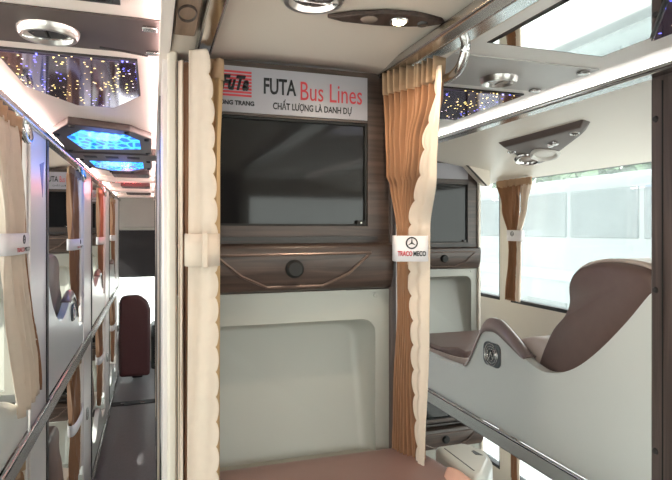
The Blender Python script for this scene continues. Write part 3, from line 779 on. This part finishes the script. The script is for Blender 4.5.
# ------------------------------------------------------------------ curtains
def emblem(parent, c, r, plane):
    """three-pointed star in a ring on a tie band; plane 'x-','x+' or 'y'"""
    ax = plane[1] if isinstance(plane, tuple) else {'x-': (-1, 0, 0), 'x+': (1, 0, 0), 'y': (0, -1, 0)}[plane]
    mb = MB().torus(c, r, r * .13, axis=ax, n=24, m=6)
    for k in range(3):
        an = PI / 2 + 2 * PI * k / 3
        d1 = (math.cos(an), math.sin(an)); n1 = (-d1[1], d1[0])
        q = [(d1[0] * r, d1[1] * r), (n1[0] * r * .16, n1[1] * r * .16), (-n1[0] * r * .16, -n1[1] * r * .16)]
        if isinstance(plane, tuple): v = mb.verts([Vector(c) + plane[0] * p[0] + plane[1] * .0003 + Vector((0, 0, p[1])) for p in q])
        elif plane == 'y': v = mb.verts([(c[0] + p[0], c[1] - .0003, c[2] + p[1]) for p in q])
        else:
            s = -1 if plane == 'x-' else 1
            v = mb.verts([(c[0] + .0003 * s, c[1] + s * p[0], c[2] + p[1]) for p in q])
        mb.face(v)
    return mb.build('emblem', INK, parent, weld=False)

def tie(parent, pts, z0, z1, mat, face=None):
    """closed band around plan outline pts"""
    mb = MB(); n = len(pts)
    A = mb.verts([(x, y, z0) for x, y in pts]); Bv = mb.verts([(x, y, z1) for x, y in pts])
    for i in range(n): mb.face([A[i], A[(i + 1) % n], Bv[(i + 1) % n], Bv[i]])
    b = mb.build('tie_band', mat, parent, solid=.002)
    return b
def oval(cx, cy, rx, ry, n=28, p=2.6):
    o = []
    for k in range(n):
        a = 2 * PI * k / n; c, s = math.cos(a), math.sin(a)
        o.append((cx + rx * math.copysign(abs(c) ** (2 / p), c), cy + ry * math.copysign(abs(s) ** (2 / p), s)))
    return o

# right centre curtain (orange, pleated, hanging along Y at X=.49)
XQ = .488
t = thing('curtain', 'large pleated orange curtain with cream lining tied at the right of the television', 'curtain', (XQ, 1.0, 1.03))
A = curve_z([(1.81, .443, 1.030), (1.60, .450, 1.020), (1.50, .455, .999), (1.42, .455, .999), (1.33, .458, 1.004), (1.03, .459, 1.030)])
Mz = curve_z([(1.81, .494, .884), (1.745, .493, .888), (1.66, .489, .925), (1.50, .493, .990), (1.42, .493, .990), (1.30, .490, .968), (1.03, .485, .940)])
Bz = curve_z([(1.78, .491, .864), (1.60, .505, .905), (1.50, .522, .962), (1.42, .520, .960), (1.30, .505, .935), (1.03, .487, .920)])
amp = lambda z: .0165 if z > 1.6 else lerp(.006, .0135, min(1, max(0, abs(z - 1.46) - .03) / .22))
sheet(A, Mz, 1.775, 1.045, 9, amp, (.945, .326), nu=240, nv=60, hang=.003, shift=.010, fade=.85).build('pleated_cloth', ORANGE, t, solid=.0015, smooth=60)
sheet(A, Mz, 1.812, 1.768, 9, .0160, (.945, .326), nu=240, nv=4, shift=.007, wob=0.).build('header_tape', TAN, t, solid=.002, smooth=60)
sheet(Mz, Bz, 1.79, 1.04, 1, .0025, (1, 0), nu=24, nv=160, scal=.008, side='A', ns=16, shift=-.0085, phase=.5).build('lining', LINING, t, solid=.0015)
ME = lambda z: Mz(z).lerp(Bz(z), .22)
sheet(Mz, ME, 1.79, 1.042, 1, .0, (1, 0), nu=6, nv=160, scal=.0100, side='A', ns=16, shift=-.003).build('scalloped_hem', HEM, t, solid=.001)
dxv, nv_ = Vector((.949, -.316, 0)), Vector((-.316, -.949, 0))
cc = Vector((.482, .985, 0))
tb = tie(t, [tuple((cc + dxv * p[0] + nv_ * p[1])[:2]) for p in oval(0, 0, .033, .024, 32, 5)], 1.437, 1.487, BANDW)
fc = cc + nv_ * .0253
emblem(tb, (fc.x, fc.y, 1.473), .0105, (dxv, nv_))
for w_, m_, a_, b_ in (('TRACO', RED, -.0275, .001), ('MECO', INK, .003, .0275)): text('lettering', w_, m_, tb, (a_, 1.4475), (b_, 1.4575), (fc, dxv, nv_), bold=.03)

# left centre curtain (cream, hanging beside the post)
t = thing('curtain', 'long cream curtain with scalloped edge tied at the left of the television', 'curtain', (.075, 1.0, 1.04))
c = lambda x, y: curve_z([(1.8, x, y)])
sheet(c(.0415, .985), c(.049, .98), 1.79, 1.05, 1, .004, (0, 1), nu=10).build('lining', LINING, t, solid=.0015)
sheet(c(.047, .992), c(.060, .995), 1.79, 1.05, 1, .005, (0, 1), nu=10).build('pleated_cloth', ORANGE, t, solid=.0015)
EB = curve_z([(1.81, .086, .955), (1.70, .094, .955), (1.46, .1005, .958), (1.2, .1015, .955), (1.04, .102, .955)])
sheet(curve_z([(1.81, .058, .965), (1.05, .055, .965)]), EB, 1.805, 1.045, .9, .003, (0, 1), nu=40, nv=216, scal=.0055, side='B', ns=18).build('front_lining', LINING, t, solid=.001)
sheet(curve_z([(1.81, .076, .966), (1.05, .080, .966)]), EB, 1.800, 1.044, .9, .0005, (0, 1), nu=30, nv=216, scal=.0072, side='B', ns=18, shift=.007).build('scalloped_hem', HEM, t, solid=.001)
sheet(c(.066, .985), curve_z([(1.8, .118, .985), (1.62, .112, .985), (1.04, .111, .985)]), 1.765, 1.045, 2, .005, (0, 1), nu=30).build('back_cloth', HEM, t, solid=.0015)
sheet(c(.060, .99), c(.1185, .985), 1.80, 1.762, 2, .006, (0, 1), nu=30, nv=4).build('header_tape', TAN, t, solid=.002)
tb = tie(t, oval(.0805, .972, .0285, .030), 1.437, 1.492, LINING)
MB().box(.078, .0875, .937, .943, 1.435, 1.494).build('band_loop', LINING, tb, bevel=.002)

# right-hand window curtain
t = thing('curtain', 'short orange curtain tied in the middle at the right window', 'curtain', (1.57, 2.15, 1.17))
A = curve_z([(1.73, 1.572, 2.275), (1.60, 1.572, 2.235), (1.47, 1.572, 2.175), (1.35, 1.572, 2.175), (1.17, 1.572, 2.205)])
Mz = curve_z([(1.73, 1.572, 2.085), (1.60, 1.572, 2.09), (1.47, 1.572, 2.115), (1.17, 1.572, 2.125)])
Bz = curve_z([(1.73, 1.572, 2.01), (1.60, 1.572, 2.04), (1.47, 1.572, 2.085), (1.17, 1.572, 2.09)])
sheet(A, Mz, 1.70, 1.17, 5, .009, (1, 0), nu=60).build('pleated_cloth', ORANGE, t, solid=.0015)
sheet(Mz, Bz, 1.70, 1.17, 2, .007, (1, 0), nu=30, scal=.008, side='A').build('lining', LINING, t, solid=.0015)
sheet(c(1.572, 2.275), c(1.572, 2.01), 1.73, 1.695, 6, .008, (1, 0), nu=60, nv=4, wob=0.).build('header_tape', TAN, t, solid=.002)
tb = tie(t, oval(1.572, 2.128, .016, .055), 1.445, 1.495, BANDW)
emblem(tb, (1.5545, 2.128, 1.478), .010, 'x-')

# curtain of the lower right cell
t = thing('curtain', 'narrow orange curtain at the lower window under the chrome rail', 'curtain', (1.57, 2.13, .33))
sheet(c(1.572, 2.155), c(1.572, 2.112), .82, .33, 3, .008, (1, 0), nu=36).build('pleated_cloth', ORANGE, t, solid=.0015)
sheet(c(1.572, 2.112), c(1.572, 2.095), .82, .33, 1, .006, (1, 0), nu=12).build('lining', LINING, t, solid=.0015)

# left row curtains: upper and lower deck
def lcurtain(label, yt, ym, yb, zt, zm, zb, frac, cream_first, marks, dx=-.014):
    t = thing('curtain', label, 'curtain', (XL - .03, (yb[0] + yb[1]) / 2, zb), 'curtains along the left row')
    x = XL + dx
    E0 = curve_z([(zt, x, yt[0]), (zm, x, ym[0]), (zb, x, yb[0])]); E1 = curve_z([(zt, x, yt[1]), (zm, x, ym[1]), (zb, x, yb[1])])
    Ef = curve_z([(zt, x, lerp(yt[0], yt[1], frac[0])), (zm, x, lerp(ym[0], ym[1], frac[1])), (zb, x, lerp(yb[0], yb[1], frac[2]))])
    m1, m2 = (LINING, ORANGE) if cream_first else (ORANGE, LINING)
    n1, n2 = ('lining', 'pleated_cloth') if cream_first else ('pleated_cloth', 'lining')
    sheet(E0, Ef, zt - .03, zb, 4, .012, (1, 0), nu=40, scal=.012, side='B').build(n1, m1, t, solid=.0015)
    sheet(Ef, E1, zt - .03, zb, 2, .010, (1, 0), nu=20, shift=-.004).build(n2, m2, t, solid=.0015)
    sheet(c(x, yt[0]), c(x, yt[1]), zt, zt - .035, 5, .011, (1, 0), nu=50, nv=4, wob=0.).build('header_tape', TAN, t, solid=.002)
    tb = tie(t, oval(x, (ym[0] + ym[1]) / 2, .022, (ym[1] - ym[0]) / 2 + .012), zm - .025, zm + .025, BANDW)
    if marks:
        w = (ym[1] - ym[0]); cy = (ym[0] + ym[1]) / 2
        emblem(tb, (x + .0235, cy, zm + .010), .010, 'x+')
        text('lettering', 'TRACO', RED, tb, (cy - w * .35, zm - .019), (cy, zm - .009), 'x+', x + .0235)
        text('lettering', 'MECO', INK, tb, (cy + .005, zm - .019), (cy + w * .3, zm - .009), 'x+', x + .0235)
lcurtain('cream tied curtain at the nearest upper left cell at the picture edge', (1.28, 1.565), (1.39, 1.60), (1.54, 1.81), 1.775, 1.465, 1.03, (.85, .9, .95), True, True, .016)
lcurtain('orange tied curtain at the second upper left cell', (2.63, 3.00), (2.68, 3.01), (2.78, 3.01), 1.775, 1.43, 1.125, (.55, .7, .45), False, True)
lcurtain('orange tied curtain at the third upper left cell', (3.95, 4.36), (4.02, 4.35), (4.11, 4.34), 1.775, 1.42, 1.125, (.7, .7, .4), False, False)
lcurtain('orange tied curtain at the farthest upper left cell', (5.2, 5.6), (5.25, 5.58), (5.39, 5.6), 1.775, 1.42, 1.125, (.7, .7, .4), False, False)
lcurtain('peach curtain of the nearest lower left cell at the bottom corner', (1.50, 1.75), (1.50, 1.74), (1.44, 1.74), .87, .60, .33, (.9, .9, .9), False, False)
lcurtain('orange curtain of the second lower left cell', (2.63, 3.02), (2.70, 3.02), (2.68, 3.02), .875, .60, .32, (.75, .8, .8), False, False)
lcurtain('orange curtain of the third lower left cell', (3.92, 4.3), (3.98, 4.3), (3.98, 4.3), .875, .62, .32, (.6, .6, .4), False, False)
lcurtain('orange curtain of the farthest lower left cell', (5.2, 5.6), (5.25, 5.6), (5.25, 5.6), .875, .62, .32, (.6, .6, .4), False, False)
# centre row curtains seen edge on along the aisle
for y, nm in ((2.2, 'second'), (3.55, 'third')):
    t = thing('curtain', 'cream curtain hanging edge on at the %s centre cell along the left aisle' % nm, 'curtain', (.046, y, 1.05))
    sheet(c(.023, y - .12), c(.023, y + .10), 1.79, .32, 3, .006, (1, 0), nu=30).build('lining', LINING, t, solid=.0015)

# ------------------------------------------------------------------ right cell ceiling and reading lamp
mb = MB().prism([(XR, 1.832), (XW, 1.728), (XW, 1.86), (XR, 1.86)], 'y', YB, 6.3)
struct('trim_6', mb, CREAM)
mb = MB().prism([(XL - .02, 1.83), (XLW, 1.735), (XLW, 1.86), (XL - .02, 1.86)], 'y', YB, 6.3)
struct('trim_7', mb, CREAM)
zc = lambda x: 1.832 - (x - XR) * (.104 / .62)
t = thing('reading_lamp_panel', 'brown triangular reading lamp panel on the ceiling above the right window', 'lamp', (1.24, 1.5, 1.79))
o1 = [(1.148, 1.655), (1.136, 1.235), (1.165, 1.235), (1.210, 1.30), (1.405, 1.69), (1.425, 1.76), (1.385, 1.79), (1.22, 1.70)]
o2 = [(1.165, 1.640), (1.150, 1.265), (1.170, 1.27), (1.205, 1.32), (1.375, 1.68), (1.388, 1.735), (1.365, 1.755), (1.23, 1.68)]
mb = MB()
Av = mb.verts([(x, y, zc(x) + .002) for x, y in o1]); Bv = mb.verts([(x, y, zc(x) - .016) for x, y in o2])
mb.face(Av); mb.face(Bv[::-1])
for i in range(8): mb.face([Av[i], Av[(i + 1) % 8], Bv[(i + 1) % 8], Bv[i]])
mb.build('housing', pmat('lamp_brown', (.10, .072, .062), .5, var=.06), t, bevel=.004, seg=3)
ax = Vector((-.17, -.25, -1)).normalized()
def onl(x, y): return Vector((x, y, zc(x) - .017))
for x, y, r, nm_, mt in ((1.300, 1.685, .040, 'air_nozzle', AMBERL), (1.285, 1.575, .042, 'reading_light', LENS)):
    MB().torus(onl(x, y) + ax * .006, r, .0085, axis=ax, n=32).build('ring', CHROME if nm_ == 'air_nozzle' else LENS, t)
    MB().lathe(onl(x, y), [(0, .006), (r * .7, .006), (r, .002)], axis=ax, n=32).build(nm_, mt, t)
for x, y in ((1.225, 1.475), (1.215, 1.44)): MB().lathe(onl(x, y), [(0, .008), (.009, .007), (.011, 0)], axis=ax, n=16).build('switch', STEEL, t)
for x, y in ((1.178, 1.315), (1.215, 1.665)): MB().torus(onl(x, y), .012, .003, axis=ax, n=20).build('screw_ring', STEEL, t)

# ------------------------------------------------------------------ front of the bus
t = thing('passenger_chair', 'maroon high backed seat at the front end of the left aisle', 'seat', (-.15, 5.75, 0))
sp = [(-.312, .06), (-.312, .78), (-.30, .835), (-.24, .85), (-.13, .85), (-.05, .79), (-.022, .70), (-.03, .06)]
MB().prism(sp, 'y', 5.70, 5.84).build('backrest', MAROON, t, bevel=.03, seg=4)
MB().box(-.27, -.03, 5.82, 6.25, .30, .44).build('seat_cushion', MAROON, t, bevel=.03, seg=4)
MB().box(-.20, -.10, 5.9, 6.1, .0, .30).build('pedestal', BLACK, t, bevel=.01)
t = thing('sun_blind', 'black roller blind lowered over the windscreen at the front', 'blind', (.2, 6.4, 1.0))
MB().box(XLW + .1, XW - .1, 6.42, 6.428, .99, 1.50).build('cloth', SHADE, t)
MB().tube([(XLW + .1, 6.424, .985), (XW - .1, 6.424, .985)], .014, 10).build('bottom_bar', BLACK, t)
MB().tube([(XLW + .1, 6.424, 1.51), (XW - .1, 6.424, 1.51)], .025, 12).build('roller', BEIGEB, t)
o = MB().box(XLW + .05, XW - .05, 6.30, 6.36, 1.525, 1.86).build('front_pelmet', BEIGEB, bevel=.01); tag(o, 'beige pelmet above the black blind at the front', 'pelmet')
t = thing('dashboard', 'black dashboard below the windscreen at the front', 'dashboard', (.2, 6.3, 0))
MB().prism([(6.20, 0), (6.18, .35), (6.28, .46), (6.58, .46), (6.58, 0)], 'x', -.02, XW - .1).build('body', BLACK, t, bevel=.02, seg=3)
for x in (.03, .07, .11): MB().lathe((x, 6.187, .25), [(0, .004), (.008, .003), (.01, 0)], axis=(0, -1, 0), n=14).build('button', LENS, t)
t = thing('floor_step', 'low metal edged step on the floor before the maroon seat', 'step', (-.15, 5.2, 0))
MB().box(XL + .005, .05, 5.0, 5.10, 0, .006).build('tread', RUBBER, t)
for x in (-.26, -.10): MB().box(x, x + .03, 5.02, 5.05, .006, .009).build('stud', STEEL, t)

# ------------------------------------------------------------------ outside
o = MB().box(-40, 60, -30, 70, -1.5, -1.2).build('ground', ASPH); o['kind'] = 'structure'
t = thing('parked_bus', 'white bus parked outside the right hand window', 'bus', (7.8, 8, -1.2))
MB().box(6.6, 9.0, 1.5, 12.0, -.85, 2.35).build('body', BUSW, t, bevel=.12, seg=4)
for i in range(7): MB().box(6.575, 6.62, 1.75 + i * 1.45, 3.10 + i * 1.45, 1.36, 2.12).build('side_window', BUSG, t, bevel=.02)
MB().box(6.57, 6.62, 1.6, 11.9, .62, .80).build('waist_stripe', pmat('stripe_grey', (.10, .15, .18), .4), t)
for y in (3.2, 9.6): MB().lathe((6.58, y, -.72), [(0, .02), (.28, .02), (.30, .06), (.48, .06), (.5, 0), (.5, -.25), (0, -.25)], axis=(-1, 0, 0), n=28).build('wheel', RUBBER, t)
for i in range(4): MB().box(6.575, 6.62, 4.1 + i * 1.15, 5.1 + i * 1.15, -.55, .25).build('luggage_hatch', pmat('hatch_grey', (.024, .030, .032), .4), t, bevel=.01)
def tree(label, x, y, h, r):
    t = thing('tree', label, 'tree', (x, y, -1.2), 'trees outside the right window')
    MB().tube([(x, y, -1.2), (x + .1, y, h * .4), (x, y + .1, h * .7)], [.18, .14, .08], 10).build('trunk', BARK, t)
    mb = MB()
    for k in range(420):
        d = Vector((random.gauss(0, 1), random.gauss(0, 1), random.gauss(0, .8))); d.normalize(); d *= r * random.uniform(.45, 1)
        p = Vector((x, y, h * .75)) + d; s = random.uniform(.22, .42)
        a = Vector((random.uniform(-1, 1), random.uniform(-1, 1), random.uniform(-1, 1))).normalized(); b = a.orthogonal().normalized(); c2 = a.cross(b)
        mb.face(mb.verts([p + b * s, p + c2 * s * .6, p - b * s, p - c2 * s * .6]))
    mb.build('crown', LEAFM, t, smooth=0, weld=False)
tree('leafy tree behind the parked bus near the top right of the window', 12.5, 11.2, 3.4, 1.9)
tree('rounder leafy tree behind the parked bus beside the brown post', 12.5, 7.0, 3.9, 2.0)
tree('distant leafy tree behind the parked bus beside the window curtain', 12.8, 15.6, 3.3, 2.0)

tree('pale leafy tree beyond the parked bus above the middle of the window', 17.0, 9.2, 4.8, 2.0)

# ------------------------------------------------------------------ light
W = bpy.data.worlds.new('sky'); SC.world = W; W.use_nodes = True
n = W.node_tree.nodes; l = W.node_tree.links
bg = n['Background']
tc = n.new('ShaderNodeTexCoord'); sx = n.new('ShaderNodeSeparateXYZ'); cr = n.new('ShaderNodeValToRGB')
cr.color_ramp.elements[0].position = .0; cr.color_ramp.elements[0].color = (1, .97, .92, 1)
cr.color_ramp.elements[1].position = .7; cr.color_ramp.elements[1].color = (.95, .95, .97, 1)
l.new(tc.outputs['Generated'], sx.inputs[0]); l.new(sx.outputs['Z'], cr.inputs['Fac']); l.new(cr.outputs['Color'], bg.inputs['Color'])
bg.inputs['Strength'].default_value = 4.2
sun = bpy.data.lights.new('sun', 'SUN'); sun.energy = 7; sun.angle = .02; sun.color = (1, .94, .86)
so = bpy.data.objects.new('sun', sun); COL.objects.link(so); so.location = (-6, -8, 14)
so.rotation_euler = Vector((1, .50, -.85)).to_track_quat('-Z', 'Y').to_euler()

def portal(x, y0, y1, z0, z1, right):
    L = bpy.data.lights.new('portal', 'AREA'); L.shape = 'RECTANGLE'; L.size = (z1 - z0); L.size_y = (y1 - y0)
    L.cycles.is_portal = True
    o = bpy.data.objects.new('portal', L); COL.objects.link(o); o.location = (x, (y0 + y1) / 2, (z0 + z1) / 2)
    o.rotation_euler = (0, PI / 2 if right else -PI / 2, 0)
for a, b in gaps:
    for z0, z1 in ((.33, .80), (1.155, 1.735)):
        portal(XW + .045, a, b, z0, z1, True); portal(XLW - .045, a, b, z0, z1, False)

def lamp(name, x, y, z, col, power, r=.03, spot=None):
    L = bpy.data.lights.new(name, 'SPOT' if spot else 'POINT'); L.color = col; L.energy = power; L.shadow_soft_size = r
    if spot: L.spot_size = spot; L.spot_blend = .6
    o = bpy.data.objects.new(name, L); COL.objects.link(o); o.location = (x, y, z)
lamp('reading_spot', .376, .808, 1.826, (1, .80, .60), 2.6, .008, 2.75)
lamp('ceiling_fill', .222, .772, 1.81, (1, .88, .78), .07, .035)  # small fill added under the round outlet to brighten the centre ceiling

for y in (2.1, 2.95): lamp('blue_glow', -.16, y, 1.79, (.12, .25, 1), .5, .06)
lamp('red_glow', -.16, 4.03, 1.80, (1, .15, .18), 2.2, .06)

# ------------------------------------------------------------------ camera
cam = bpy.data.cameras.new('camera'); co = bpy.data.objects.new('camera', cam); COL.objects.link(co)
cam.sensor_width = 36; cam.lens = 550 / 672 * 36; cam.shift_y = -11 / 672; cam.clip_start = .02
co.location = (0, 0, 1.5); co.rotation_euler = (PI / 2, 0, -math.atan(183 / 550))
SC.camera = co
vs = SC.view_settings
vs.view_transform = 'Standard'; vs.look = 'None'; vs.gamma = 1; vs.use_curve_mapping = False; vs.exposure = .72
SC.cycles.use_denoising = True
SC.cycles.max_bounces = 14; SC.cycles.diffuse_bounces = 6; SC.cycles.glossy_bounces = 6; SC.cycles.transparent_max_bounces = 16
SC.cycles.sample_clamp_indirect = 6
SC.cycles.caustics_reflective = False; SC.cycles.caustics_refractive = False
